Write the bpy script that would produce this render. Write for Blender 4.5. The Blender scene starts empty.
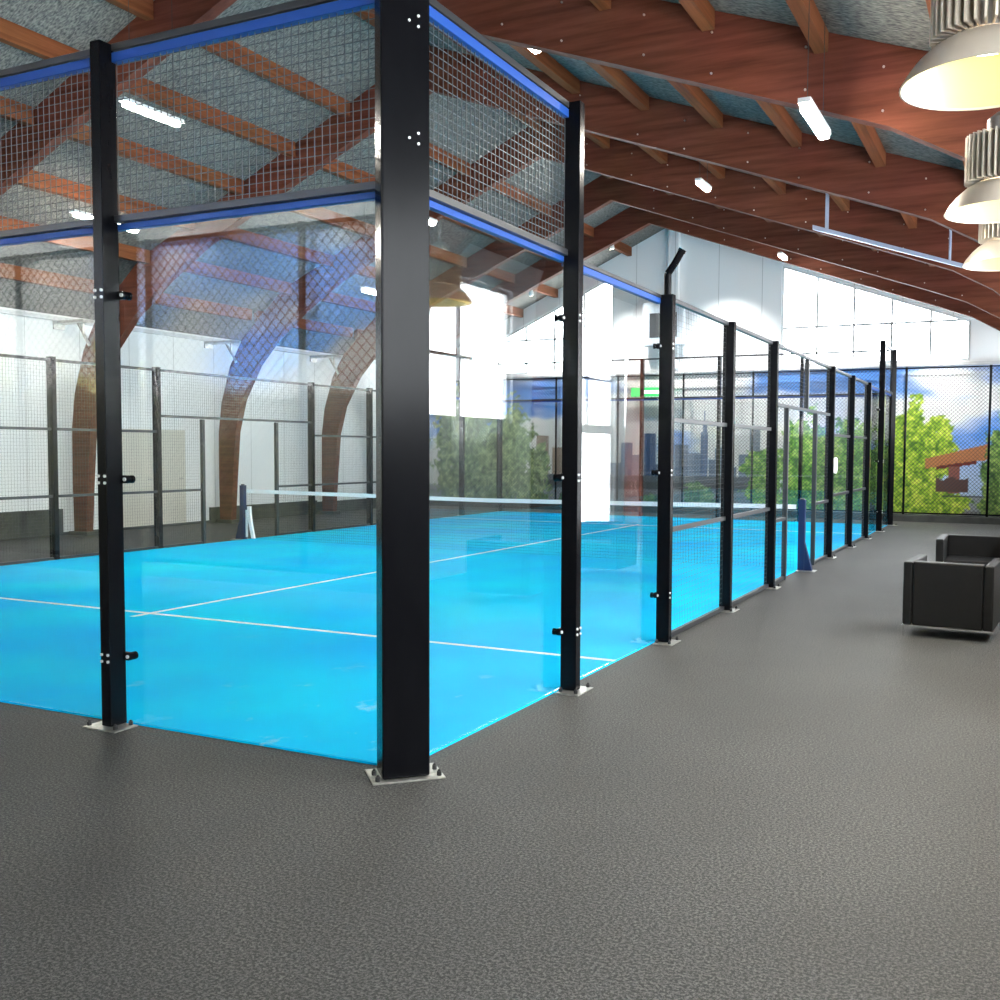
import bpy, math, random
import numpy as np
from mathutils import Matrix, Vector
random.seed(7); rng = np.random.RandomState(5)
S = bpy.context.scene
COL = S.collection
PI = math.pi

# ------------------------------------------------------------------ materials
def new_mat(name):
    m = bpy.data.materials.new(name); m.use_nodes = True
    nt = m.node_tree; b = nt.nodes['Principled BSDF']
    return m, nt, b

def mat(name, col, rough=.5, metal=0, spec=.5, noise=None, bump=0, bscale=60, coat=0):
    """plain or softly mottled paint; noise = (scale xyz, colour b, low, high)"""
    m, nt, b = new_mat(name)
    b.inputs['Base Color'].default_value = (*col, 1)
    b.inputs['Roughness'].default_value = rough
    b.inputs['Metallic'].default_value = metal
    b.inputs['Specular IOR Level'].default_value = spec
    b.inputs['Coat Weight'].default_value = coat
    tc = nt.nodes.new('ShaderNodeTexCoord')
    if noise:
        sc, c2, lo, hi = noise
        mp = nt.nodes.new('ShaderNodeMapping'); mp.inputs['Scale'].default_value = sc
        n = nt.nodes.new('ShaderNodeTexNoise'); n.inputs['Scale'].default_value = 1; n.inputs['Detail'].default_value = 5
        r = nt.nodes.new('ShaderNodeValToRGB')
        r.color_ramp.elements[0].position = lo; r.color_ramp.elements[0].color = (*col, 1)
        r.color_ramp.elements[1].position = hi; r.color_ramp.elements[1].color = (*c2, 1)
        L = nt.links.new
        L(tc.outputs['Object'], mp.inputs['Vector']); L(mp.outputs['Vector'], n.inputs['Vector'])
        L(n.outputs['Fac'], r.inputs['Fac']); L(r.outputs['Color'], b.inputs['Base Color'])
    if bump:
        n2 = nt.nodes.new('ShaderNodeTexNoise'); n2.inputs['Scale'].default_value = bscale
        bp = nt.nodes.new('ShaderNodeBump'); bp.inputs['Strength'].default_value = bump; bp.inputs['Distance'].default_value = .01
        nt.links.new(tc.outputs['Object'], n2.inputs['Vector'])
        nt.links.new(n2.outputs['Fac'], bp.inputs['Height']); nt.links.new(bp.outputs['Normal'], b.inputs['Normal'])
    return m

def emit(name, col, s):
    m, nt, b = new_mat(name)
    b.inputs['Base Color'].default_value = (*col, 1)
    b.inputs['Emission Color'].default_value = (*col, 1); b.inputs['Emission Strength'].default_value = s
    return m

def glass_mat(name, tint=(.97, .985, .98), base=.065):
    m = bpy.data.materials.new(name); m.use_nodes = True
    nt = m.node_tree; nt.nodes.clear(); N = nt.nodes.new; L = nt.links.new
    out = N('ShaderNodeOutputMaterial'); mx = N('ShaderNodeMixShader')
    tr = N('ShaderNodeBsdfTransparent'); tr.inputs['Color'].default_value = (*tint, 1)
    gl = N('ShaderNodeBsdfGlossy'); gl.inputs['Roughness'].default_value = 0.0
    lw = N('ShaderNodeLayerWeight'); pw = N('ShaderNodeMath'); pw.operation = 'POWER'; pw.inputs[1].default_value = 5
    ma = N('ShaderNodeMath'); ma.operation = 'MULTIPLY_ADD'; ma.inputs[1].default_value = .95; ma.inputs[2].default_value = base
    L(lw.outputs['Facing'], pw.inputs[0]); L(pw.outputs[0], ma.inputs[0]); L(ma.outputs[0], mx.inputs['Fac'])
    L(tr.outputs[0], mx.inputs[1]); L(gl.outputs[0], mx.inputs[2]); L(mx.outputs[0], out.inputs['Surface'])
    return m

def rubber_floor_mat():
    m, nt, b = new_mat('speckled_rubber'); N = nt.nodes.new; L = nt.links.new
    tc = N('ShaderNodeTexCoord')
    n1 = N('ShaderNodeTexNoise'); n1.inputs['Scale'].default_value = 82; n1.inputs['Detail'].default_value = 7; n1.inputs['Roughness'].default_value = .88
    n2 = N('ShaderNodeTexNoise'); n2.inputs['Scale'].default_value = .7; n2.inputs['Detail'].default_value = 5
    r = N('ShaderNodeValToRGB'); e = r.color_ramp.elements
    e[0].position = .465; e[0].color = (.004, .004, .004, 1); e[1].position = .55; e[1].color = (.135, .131, .121, 1)
    k = r.color_ramp.elements.new(.505); k.color = (.032, .0315, .030, 1)
    mx = N('ShaderNodeMix'); mx.data_type = 'RGBA'; mx.blend_type = 'MULTIPLY'; mx.inputs['Factor'].default_value = .45
    r2 = N('ShaderNodeValToRGB'); r2.color_ramp.elements[0].position = .35; r2.color_ramp.elements[0].color = (.45, .45, .45, 1); r2.color_ramp.elements[1].position = .65
    L(tc.outputs['Object'], n1.inputs['Vector']); L(tc.outputs['Object'], n2.inputs['Vector'])
    L(n1.outputs['Fac'], r.inputs['Fac']); L(n2.outputs['Fac'], r2.inputs['Fac'])
    L(r.outputs['Color'], mx.inputs['A']); L(r2.outputs['Color'], mx.inputs['B']); L(mx.outputs['Result'], b.inputs['Base Color'])
    bp = N('ShaderNodeBump'); bp.inputs['Strength'].default_value = .12; bp.inputs['Distance'].default_value = .003
    L(n1.outputs['Fac'], bp.inputs['Height']); L(bp.outputs['Normal'], b.inputs['Normal'])
    b.inputs['Roughness'].default_value = .66; b.inputs['Specular IOR Level'].default_value = .5
    return m

def turf_mat():
    m, nt, b = new_mat('blue_turf'); N = nt.nodes.new; L = nt.links.new
    tc = N('ShaderNodeTexCoord')
    n1 = N('ShaderNodeTexNoise'); n1.inputs['Scale'].default_value = .55; n1.inputs['Detail'].default_value = 3
    mp = N('ShaderNodeMapping'); mp.inputs['Scale'].default_value = (1.6, 1.1, 1)
    n2 = N('ShaderNodeTexNoise'); n2.inputs['Scale'].default_value = 1.6; n2.inputs['Detail'].default_value = 7; n2.inputs['Roughness'].default_value = .68
    r = N('ShaderNodeValToRGB'); e = r.color_ramp.elements
    e[0].position = .3; e[0].color = (.0, .46, .98, 1); e[1].position = .7; e[1].color = (.0, .68, .99, 1)
    s = N('ShaderNodeValToRGB'); s.color_ramp.elements[0].position = .60; s.color_ramp.elements[1].position = .72
    s.color_ramp.elements[0].color = (0, 0, 0, 1); s.color_ramp.elements[1].color = (.75, .75, .75, 1)
    # worn sand shows near the glass in the corner zone (distance from the long centre line)
    sx = N('ShaderNodeSeparateXYZ'); mr = N('ShaderNodeMapRange'); mr.inputs['From Min'].default_value = 3.3; mr.inputs['From Max'].default_value = .4
    mr2 = N('ShaderNodeMapRange'); mr2.inputs['From Min'].default_value = -4.2; mr2.inputs['From Max'].default_value = -.8
    ml = N('ShaderNodeMath'); ml.operation = 'MULTIPLY'; ml2 = N('ShaderNodeMath'); ml2.operation = 'MULTIPLY'
    L(tc.outputs['Object'], sx.inputs[0]); L(sx.outputs['Y'], mr.inputs['Value']); L(sx.outputs['X'], mr2.inputs['Value'])
    L(mr.outputs[0], ml.inputs[0]); L(mr2.outputs[0], ml.inputs[1])
    mx = N('ShaderNodeMix'); mx.data_type = 'RGBA'; mx.inputs['B'].default_value = (.62, .80, .88, 1)
    L(tc.outputs['Object'], n1.inputs['Vector']); L(tc.outputs['Object'], mp.inputs['Vector']); L(mp.outputs[0], n2.inputs['Vector'])
    L(n1.outputs['Fac'], r.inputs['Fac']); L(n2.outputs['Fac'], s.inputs['Fac'])
    L(s.outputs['Color'], ml2.inputs[0]); L(ml.outputs[0], ml2.inputs[1])
    L(ml2.outputs[0], mx.inputs['Factor']); L(r.outputs['Color'], mx.inputs['A']); L(mx.outputs['Result'], b.inputs['Base Color'])
    b.inputs['Roughness'].default_value = .85; b.inputs['Specular IOR Level'].default_value = .04
    return m

def wood_mat(name, c1, c2, sc):
    m, nt, b = new_mat(name); N = nt.nodes.new; L = nt.links.new
    tc = N('ShaderNodeTexCoord'); mp = N('ShaderNodeMapping'); mp.inputs['Scale'].default_value = sc
    n = N('ShaderNodeTexNoise'); n.inputs['Scale'].default_value = 1; n.inputs['Detail'].default_value = 6; n.inputs['Roughness'].default_value = .6
    n2 = N('ShaderNodeTexNoise'); n2.inputs['Scale'].default_value = .8
    r = N('ShaderNodeValToRGB'); r.color_ramp.elements[0].position = .32; r.color_ramp.elements[0].color = (*c1, 1)
    r.color_ramp.elements[1].position = .7; r.color_ramp.elements[1].color = (*c2, 1)
    mx = N('ShaderNodeMix'); mx.data_type = 'RGBA'; mx.blend_type = 'MULTIPLY'; mx.inputs['Factor'].default_value = .35
    L(tc.outputs['Object'], mp.inputs[0]); L(mp.outputs[0], n.inputs['Vector']); L(tc.outputs['Object'], n2.inputs['Vector'])
    L(n.outputs['Fac'], r.inputs['Fac']); L(r.outputs['Color'], mx.inputs['A']); L(n2.outputs['Color'], mx.inputs['B'])
    L(mx.outputs['Result'], b.inputs['Base Color'])
    b.inputs['Roughness'].default_value = .65; b.inputs['Specular IOR Level'].default_value = .1
    return m

def print_mat(name):
    m, nt, b = new_mat(name)
    a = nt.nodes.new('ShaderNodeVertexColor'); a.layer_name = 'print'
    nt.links.new(a.outputs['Color'], b.inputs['Base Color'])
    b.inputs['Roughness'].default_value = .55; b.inputs['Specular IOR Level'].default_value = .25
    return m

def panel_wall_mat(name, col, axis, pitch):
    """white sheet cladding with thin vertical joints every `pitch` metres"""
    m, nt, b = new_mat(name); N = nt.nodes.new; L = nt.links.new
    tc = N('ShaderNodeTexCoord'); sx = N('ShaderNodeSeparateXYZ'); L(tc.outputs['Object'], sx.inputs[0])
    md = N('ShaderNodeMath'); md.operation = 'PINGPONG'; md.inputs[1].default_value = pitch / 2
    lt = N('ShaderNodeMath'); lt.operation = 'LESS_THAN'; lt.inputs[1].default_value = .008
    L(sx.outputs[axis], md.inputs[0]); L(md.outputs[0], lt.inputs[0])
    mx = N('ShaderNodeMix'); mx.data_type = 'RGBA'; mx.inputs['A'].default_value = (*col, 1); mx.inputs['B'].default_value = (*[c * .6 for c in col], 1)
    L(lt.outputs[0], mx.inputs['Factor']); L(mx.outputs['Result'], b.inputs['Base Color'])
    b.inputs['Roughness'].default_value = .5; b.inputs['Specular IOR Level'].default_value = .3
    return m

M = dict(
    floor=rubber_floor_mat(), turf=turf_mat(),
    line=mat('court_white', (.86, .87, .87), .7, spec=.2),
    black=mat('black_gloss_paint', (.0032, .0033, .0045), .22, spec=.10, noise=((9, 9, 3), (.005, .0052, .0066), .3, .7)),
    rail=mat('black_rail_paint', (.02, .021, .024), .38, spec=.55),
    blue=mat('blue_strip_colour', (.016, .065, .28), .4, spec=.2),  # blue base colour of the strips just below the rails
    netpost=mat('navy_net_post_paint', (.006, .016, .07), .35, spec=.45),
    wire=mat('dark_wire', (.055, .056, .058), .4, spec=.55),
    chain=mat('chain_wire', (.022, .026, .028), .5, spec=.4),
    steel=mat('galvanised_plate', (.60, .59, .55), .38, metal=.85, noise=((30, 30, 30), (.42, .41, .38), .35, .65)),
    chrome=mat('chrome', (.82, .82, .82), .12, metal=1),
    bolt=mat('bolt_bright', (.88, .88, .88), .25, metal=.25),
    beambolt=mat('beam_bolt', (.55, .5, .46), .3, metal=.9),
    darkbolt=mat('bolt_dark', (.04, .04, .042), .4, metal=.5),
    wood=wood_mat('glulam', (.088, .024, .014), (.175, .055, .032), (.9, 9, 14)),
    purlin=wood_mat('purlin_wood', (.115, .036, .014), (.225, .078, .032), (16, .7, 16)),
    deck=mat('woodwool_board', (.06, .061, .06), .95, spec=.1, noise=((14, 46, 30), (.235, .23, .205), .33, .72), bump=.5, bscale=70),
    wallw=panel_wall_mat('white_cladding', (.84, .86, .86), 1, 1.2),
    wallg=panel_wall_mat('white_gable_cladding', (.80, .83, .84), 0, 1.15),
    plinth=mat('dark_plinth', (.020, .022, .020), .7, noise=((3, 3, 3), (.05, .055, .05), .3, .7)),
    wframe=mat('window_frame_paint', (.62, .64, .65), .4),
    mull=mat('mullion_paint', (.25, .26, .27), .4),
    glass=glass_mat('court_glass'), wglass=glass_mat('window_glass', (.985, .99, .99)),
    door=mat('beige_door_paint', (.62, .60, .52), .5), doorw=mat('white_door_paint', (.85, .86, .86), .4),
    mural=print_mat('mural_ink'),
    leather=mat('black_leather', (.0045, .0042, .0042), .45, spec=.3, noise=((8, 8, 8), (.007, .0065, .006), .3, .7), bump=.12, bscale=180),
    alu=mat('lamp_aluminium', (.72, .63, .52), .38, metal=.55), fin=mat('lamp_fin', (.38, .35, .32), .35, metal=.8),
    refl=mat('lamp_reflector', (.95, .78, .30), .3, metal=.3),
    lamp=emit('lamp_light', (1, .93, .74), 16), tube=emit('tube_light', (1, .95, .84), 110),
    green=emit('exit_sign_green', (.03, .42, .10), .7), signw=emit('exit_sign_white', (.85, .95, .85), .9),
    greybox=mat('grey_unit', (.50, .56, .62), .5), darkgrille=mat('grille_dark', (.03, .035, .04), .6),
    pipe=mat('pale_blue_strut', (.40, .47, .62), .35, metal=.3), cord=mat('cable_dark', (.02, .02, .02), .6),
    net=mat('net_twine', (.012, .013, .02), .8, spec=.1), band=mat('net_band', (.95, .95, .95), .6),
    apple=mat('white_sticker', (.9, .9, .9), .5),
)

# ------------------------------------------------------------------ mesh helpers
class MB:
    def __init__(s): s.v = []; s.f = []; s.m = []; s.mi = 0
    def add(s, vs, fs):
        o = len(s.v); s.v += [tuple(map(float, p)) for p in vs]
        s.f += [tuple(i + o for i in f) for f in fs]; s.m += [s.mi] * len(fs)
        return s
    def box(s, x0, x1, y0, y1, z0, z1):
        v = [(x, y, z) for z in (z0, z1) for y in (y0, y1) for x in (x0, x1)]
        return s.add(v, [(0, 2, 3, 1), (4, 5, 7, 6), (0, 1, 5, 4), (2, 6, 7, 3), (0, 4, 6, 2), (1, 3, 7, 5)])
    def bar(s, p, q, r, n=4, r2=None, caps=True):
        p = Vector(p); q = Vector(q); d = (q - p).normalized()
        a = Vector((0, 0, 1)) if abs(d.z) < .9 else Vector((1, 0, 0))
        u = d.cross(a).normalized(); w = d.cross(u)
        r2 = r if r2 is None else r2; ph = PI / n
        vs = [p + (u * math.cos(ph + 2 * PI * k / n) + w * math.sin(ph + 2 * PI * k / n)) * r for k in range(n)]
        vs += [q + (u * math.cos(ph + 2 * PI * k / n) + w * math.sin(ph + 2 * PI * k / n)) * r2 for k in range(n)]
        fs = [(k, (k + 1) % n, n + (k + 1) % n, n + k) for k in range(n)]
        if caps: fs += [tuple(range(n))[::-1], tuple(range(n, 2 * n))]
        return s.add(vs, fs)
    def tube(s, pts, r, n=8):
        for a, b in zip(pts[:-1], pts[1:]): s.bar(a, b, r, n)
        return s
    def prism(s, poly, axis, a, b):
        """extrude a 2-D polygon along an axis (0, 1 or 2) from a to b"""
        def P(p, t):
            return {0: (t, p[0], p[1]), 1: (p[0], t, p[1]), 2: (p[0], p[1], t)}[axis]
        n = len(poly)
        vs = [P(p, a) for p in poly] + [P(p, b) for p in poly]
        fs = [(k, (k + 1) % n, n + (k + 1) % n, n + k) for k in range(n)] + [tuple(range(n))[::-1], tuple(range(n, 2 * n))]
        return s.add(vs, fs)
    def lathe(s, prof, n=32, c=(0, 0, 0), close=False):
        vs = [(c[0] + r * math.cos(2 * PI * k / n), c[1] + r * math.sin(2 * PI * k / n), c[2] + z) for r, z in prof for k in range(n)]
        fs = []
        for j in range(len(prof) - 1):
            for k in range(n): fs.append((j * n + k, j * n + (k + 1) % n, (j + 1) * n + (k + 1) % n, (j + 1) * n + k))
        if close: fs += [tuple(range(n))[::-1], tuple(range((len(prof) - 1) * n, len(prof) * n))]
        return s.add(vs, fs)
    def sphere(s, c, r, n=10):
        return s.lathe([(max(1e-4, r * math.sin(PI * j / 6)), -r * math.cos(PI * j / 6)) for j in range(7)], n, c)
    def build(s, name, m, parent=None, bevel=0, smooth=False):
        me = bpy.data.meshes.new(name); me.from_pydata(s.v, [], s.f)
        for k in (m if isinstance(m, (list, tuple)) else [m]): me.materials.append(k)
        me.polygons.foreach_set('material_index', s.m)
        me.update()
        import bmesh
        bm = bmesh.new(); bm.from_mesh(me); bmesh.ops.recalc_face_normals(bm, faces=bm.faces)
        if bevel:
            es = [e for e in bm.edges if e.is_manifold and e.calc_face_angle(0) > .5]
            bmesh.ops.bevel(bm, geom=es, offset=bevel, segments=3, profile=.6, affect='EDGES', clamp_overlap=True)
            smooth = True
        bm.to_mesh(me); bm.free()
        if bevel: smooth = False
        if smooth:
            me.shade_smooth() if hasattr(me, 'shade_smooth') else None
            try: me.set_sharp_from_angle(angle=math.radians(40))
            except Exception: pass
        o = bpy.data.objects.new(name, me); COL.objects.link(o)
        if parent: o.parent = parent
        return o

def tag(o, label=None, cat=None, group=None, kind=None):
    if label: o['label'] = label
    if cat: o['category'] = cat
    if group: o['group'] = group
    if kind: o['kind'] = kind
    return o
def empty(name, loc=(0, 0, 0), rz=0):
    o = bpy.data.objects.new(name, None); COL.objects.link(o)
    o.location = loc; o.rotation_euler = (0, 0, rz); o.empty_display_size = .1
    return o
def kids(o): return [c for c in COL.objects if c.parent == o]
def copy_tree(o, parent=None):
    c = o.copy(); COL.objects.link(c)
    if parent: c.parent = parent
    for ch in kids(o): copy_tree(ch, c)
    return c
def struct(mb, name, m, label=None, parent=None):
    o = mb.build(name, m, parent)
    if parent is None:
        o['kind'] = 'structure'
        if label: o['label'] = label
    return o

# ------------------------------------------------------------------ hall dimensions
RX, RZ = -5.6, 7.87                      # ridge of the roof boards
LW, RW, FW, BW = -13.75, 3.95, 22.0, -5.6   # left, right, far and rear wall faces
SL, SR = .453, .36
def deck(x): return RZ - (SL * (RX - x) if x < RX else SR * (x - RX))

# floor
f = MB().box(LW - .3, RW + .3, BW - .3, FW + .3, -.2, 0)
struct(f, 'floor', M['floor'], 'dark grey speckled rubber flooring around the blue court')

# ceiling boards with purlins
cl = MB()
t = .12
cl.add([(LW - .3, y, deck(LW - .3) + dz) for y in (BW - .3, FW + .3) for dz in (0, t)] +
       [(RX, y, RZ + dz) for y in (BW - .3, FW + .3) for dz in (0, t)] +
       [(RW + .3, y, deck(RW + .3) + dz) for y in (BW - .3, FW + .3) for dz in (0, t)],
       [(0, 4, 6, 2), (1, 3, 7, 5), (4, 8, 10, 6), (5, 7, 11, 9), (0, 1, 5, 4), (4, 5, 9, 8), (2, 6, 7, 3), (6, 10, 11, 7), (0, 2, 3, 1), (8, 9, 11, 10)])
ceil = struct(cl, 'ceiling', M['deck'], 'pitched ceiling of grey wood wool boards')
FR = [5.25, 9.3, 13.2, 16.9, 19.4]          # the timber frames
PX = [-12.6, -11.5, -10.4, -9.3, -8.2, -7.1, -5.6, -4.2, -3.1, -2.05, -1.0, .05, 1.1, 2.2]
bays = [(BW, FR[0])] + list(zip(FR[:-1], FR[1:])) + [(FR[-1], FW)]
for k, (a, b) in enumerate(bays):
    for x in PX:
        mb = MB(); w, h = .06, .18
        zt = [deck(x - w) - .004, deck(x + w) - .004]
        mb.prism([(x - w, min(zt) - h), (x + w, min(zt) - h), (x + w, zt[1]), (x - w, zt[0])], 1, a + (.1 if k else .02), b - (.1 if k < len(bays) - 1 else .02))
        mb.build('purlin', M['purlin'], ceil)

# walls
wl = MB().box(LW - .2, LW, BW - .3, FW + .3, 0, 4.2)
wl = struct(wl, 'wall_left', M['wallw'], 'white clad side wall behind the arched timber legs')
g = MB().box(LW, LW + .10, BW, FW, 4.06, 4.13); g.build('gutter_strip', M['wframe'], wl)
pl = MB()
for a, b, h in ((BW, 9.1, .5), (9.1, 13.0, .05), (13.0, 16.8, .34), (16.8, FW, .3)): pl.box(LW, LW + .06, a, b, 0, h)
struct(pl, 'baseboard_left', M['plinth'], 'dark plinth along the foot of the left wall')

def wall_strip(mb, x0, x1, z0, z1, ya, yb):
    """z0/z1 are functions of x; straight between breakpoints"""
    xs = sorted({x0, x1} | ({RX} if x0 < RX < x1 else set()))
    for a, b in zip(xs[:-1], xs[1:]):
        mb.prism([(a, z0(a)), (b, z0(b)), (b, z1(b)), (a, z1(a))], 1, ya, yb)
wf = MB(); K = lambda v: (lambda x: v)
GL = (-12.1, -7.56); GR = (-2.95, 1.55)
WT = lambda x: deck(x) - .48               # head of the gable windows follows the roof
SILL = 3.86
wall_strip(wf, LW, GL[0], K(0), deck, FW, FW + .25)
wall_strip(wf, GL[0], GL[1], K(0), K(SILL), FW, FW + .25); wall_strip(wf, GL[0], GL[1], WT, deck, FW, FW + .25)
wall_strip(wf, GL[1], GR[0], K(0), deck, FW, FW + .25)
wall_strip(wf, GR[0], GR[1], K(0), K(SILL), FW, FW + .25); wall_strip(wf, GR[0], GR[1], WT, deck, FW, FW + .25)
wall_strip(wf, GR[1], RW + .2, K(0), deck, FW, FW + .25)
wf = struct(wf, 'wall_far', M['wallg'], 'white gable wall at the far end of the hall')
MB().box(-5.95, -5.67, FW - .16, FW, 3.9, 7.6).build('pilaster', M['wallg'], wf)
wr = MB(); wall_strip(wr, LW - .2, RW + .2, K(0), deck, BW - .25, BW)
struct(wr, 'wall_rear', M['wallg'])

# right wall: glazed door, two mirrored windows, and unseen ones added for daylight
RWIN = [(-5.3, -.9, 2.06), (.3, 3.9, 2.06), (4.7, 8.9, 2.06), (9.75, 13.0, 2.06), (13.5, 16.5, 2.06), (17.3, 19.1, 2.06), (19.7, 21.7, 2.06)]
WZ0, WZ1 = 2.06, 3.97
DY = (11.4, 13.0)
wb = MB()
wb.box(RW, RW + .2, BW - .3, FW + .3, WZ1, 4.55)
wb.box(RW, RW + .2, RWIN[0][1], DY[0], 0, WZ0); wb.box(RW, RW + .2, BW - .3, RWIN[0][0], 0, WZ0); wb.box(RW, RW + .2, RWIN[0][0], RWIN[0][1], 0, RWIN[0][2]); wb.box(RW, RW + .2, DY[1], FW + .3, 0, WZ0)
ed = [BW - .3] + [v for w in RWIN for v in w[:2]] + [FW + .3]
for a, b in zip(ed[::2], ed[1::2]): wb.box(RW, RW + .2, a, b, WZ0, WZ1)
struct(wb, 'wall_right', M['wallw'], 'side wall on the lounge side')

wn = 0
def window(name, fr, panes, label):
    root = empty(name); root['kind'] = 'structure'; root['label'] = label
    fr[0].build('frame', M['wframe'], root); fr[1].build('mullion', M['mull'], root)
    panes.build('pane', M['wglass'], root)
    return root
for (x0, x1, nm, lb, nb) in ((GR[0], GR[1], 'window_1', 'big sloping gable window on the right above the mural', 5), (GL[0], GL[1], 'window_2', 'big sloping gable window seen through the court glass', 5)):
    a, b, c = MB(), MB(), MB(); w = .06; y0, y1 = FW + .03, FW + .11
    a.prism([(x0, SILL), (x1, SILL), (x1, SILL + w), (x0, SILL + w)], 1, y0, y1)
    a.prism([(x0, WT(x0) - w), (x1, WT(x1) - w), (x1, WT(x1)), (x0, WT(x0))], 1, y0, y1)
    for x in (x0, x1 - w): a.prism([(x, SILL + w), (x + w, SILL + w), (x + w, WT(x + w) - w), (x, WT(x) - w)], 1, y0, y1)
    for k in range(1, nb):
        x = x0 + (x1 - x0) * k / nb
        b.prism([(x - .025, SILL + w), (x + .025, SILL + w), (x + .025, WT(x + .025) - w), (x - .025, WT(x - .025) - w)], 1, y0 + .01, y1 - .01)
    b.prism([(x0 + w, 4.81), (x1 - w, 4.81), (x1 - w, 4.86), (x0 + w, 4.86)], 1, y0 + .012, y1 - .012)
    c.prism([(x0 + .02, SILL + .02), (x1 - .02, SILL + .02), (x1 - .02, WT(x1) - .02), (x0 + .02, WT(x0) - .02)], 1, FW + .06, FW + .068)
    window(nm, (a, b), c, lb)
for k, (y0, y1, Z0) in enumerate(RWIN):
    a, b, c = MB(), MB(), MB(); w = .06; X0, X1 = RW + .06, RW + .14
    a.box(X0, X1, y0, y1, Z0, Z0 + w).box(X0, X1, y0, y1, WZ1 - w, WZ1).box(X0, X1, y0, y0 + w, Z0 + w, WZ1 - w).box(X0, X1, y1 - w, y1, Z0 + w, WZ1 - w)
    for j in (1, 2): b.box(X0 + .01, X1 - .01, y0 + (y1 - y0) * j / 3 - .02, y0 + (y1 - y0) * j / 3 + .02, Z0 + w, WZ1 - w)
    b.box(X0 + .012, X1 - .012, y0 + w, y1 - w, 2.9, 2.94)
    c.box(RW + .095, RW + .103, y0 + .02, y1 - .02, Z0 + .02, WZ1 - .02)
    window('window_%d' % (k + 3), (a, b), c, 'high side window of the lounge wall, ' + ('added for daylight, first', 'added for daylight, second', 'third', 'fourth', 'added for daylight, fifth', 'added for daylight, sixth', 'added for daylight, last')[k] + ' from the rear corner')
d = empty('door_1'); d['kind'] = 'structure'; d['label'] = 'white glazed door in the lounge wall mirrored in the court glass'
a = MB(); X0, X1 = RW + .05, RW + .15
a.box(X0, X1, DY[0], DY[0] + .09, 0, WZ0).box(X0, X1, DY[1] - .09, DY[1], 0, WZ0).box(X0, X1, DY[0] + .09, DY[1] - .09, WZ0 - .09, WZ0).box(X0, X1, DY[0] + .09, DY[1] - .09, 0, .12)
a.build('frame', M['doorw'], d); MB().box(RW + .095, RW + .103, DY[0] + .08, DY[1] - .08, .1, WZ0 - .08).build('pane', M['wglass'], d)
# doors in the left wall
for n, (y0, y1, lb) in enumerate(((10.5, 11.38, 'beige door in the left wall nearest the left glass post'), (11.55, 12.25, 'beige door in the left wall beside the second arch leg'))):
    d = MB().box(LW, LW + .05, y0, y1, .03, 2.06); d = struct(d, 'door_%d' % (n + 2), M['door'], lb)
    MB().bar((LW + .05, y1 - .1, 1.02), (LW + .10, y1 - .1, 1.02), .012, 8).bar((LW + .10, y1 - .1, 1.02), (LW + .10, y1 - .22, 1.02), .012, 8).build('handle', M['steel'], d)

# ------------------------------------------------------------------ glulam frames
inner = [(-13.22, 0), (-13.15, 1.0), (-13.06, 2.05), (-12.86, 2.76), (-12.42, 3.5), (-11.9, 4.05), (-11.1, 4.65), (-10.2, 5.2), (-8.4, 6.02), (RX, 7.2),
         (1.0, 7.2 - SR * 6.6), (1.7, 4.56), (2.3, 4.22), (2.8, 3.76), (3.14, 3.2), (3.3, 2.5), (3.38, 1.5), (3.44, 0)]
outer = [(-13.54, 0), (-13.56, 1.0), (-13.55, 2.05), (-13.46, 2.7), (-13.2, 3.5), (-12.85, 4.08), (-12.4, 4.5), (-11.7, deck(-11.7) - .005), (-9.3, deck(-9.3) - .005), (RX, RZ - .005),
         (1.0, deck(1.0) - .005), (2.0, deck(2) - .005), (2.8, deck(2.8) - .005), (3.5, deck(3.5) - .01), (3.72, 4.0), (3.78, 2.9), (3.8, 1.8), (3.82, 0)]
where = ['nearest the camera, passing over the front of the court', 'second from the camera, crossing above the long court post', 'third from the camera, with lamps glinting along it', 'fourth from the camera, lit by a round spot lamp', 'farthest, framing the gable window']
for k, y in enumerate(FR):
    root = empty('timber_frame', (0, y, 0))
    tag(root, 'reddish brown glulam roof frame ' + where[k], 'roof beam', 'glulam roof frames')
    mb = MB(); n = len(inner); w = .08; dr = .03 if k == 0 else 0
    inn = [(x, z - dr * min(1, max(0, (z - 3.5) / 1.2))) for x, z in inner]
    vs = [(x, -w, z) for x, z in inn] + [(x, -w, z) for x, z in outer] + [(x, w, z) for x, z in inn] + [(x, w, z) for x, z in outer]
    fs = []
    for j in range(n - 1):
        fs += [(j, j + 1, n + j + 1, n + j), (2 * n + j, 3 * n + j, 3 * n + j + 1, 2 * n + j + 1), (j, 2 * n + j, 2 * n + j + 1, j + 1), (n + j, n + j + 1, 3 * n + j + 1, 3 * n + j)]
    fs += [(0, n, 3 * n, 2 * n), (n - 1, 3 * n - 1, 4 * n - 1, 2 * n - 1)]
    mb.add(vs, fs).build('arch', M['wood'], root)
    for j in range(9):
        x = -4.6 + j * .78
        for dz in (.14, .52): MB().bar((x + .1 * (j % 2), -w, deck(x) - .73 + dz), (x + .1 * (j % 2), -w - .012, deck(x) - .73 + dz), .011, 8).build('bolt_head', M['beambolt'], root)
    if k in (1, 2, 3):
        br = MB(); z = 4.0; xo = -12.95
        br.box(xo - .82, xo + .02, -.30, -.06, z, z + .05); br.box(xo - .82, xo - .76, -.30, -.06, z - .10, z)
        br.bar((xo - .30, -.14, z), (xo - .02, -.14, z - .42), .03, 6); br.bar((xo - .1, -.2, z - .01), (xo - .1, -.2, z - .2), .025, 6)
        br.build('steel_bracket', M['steel'], root)
        MB().box(-13.62, -13.14, -.14, .14, 0, .07).build('foot_plinth', M['plinth'], root)

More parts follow.
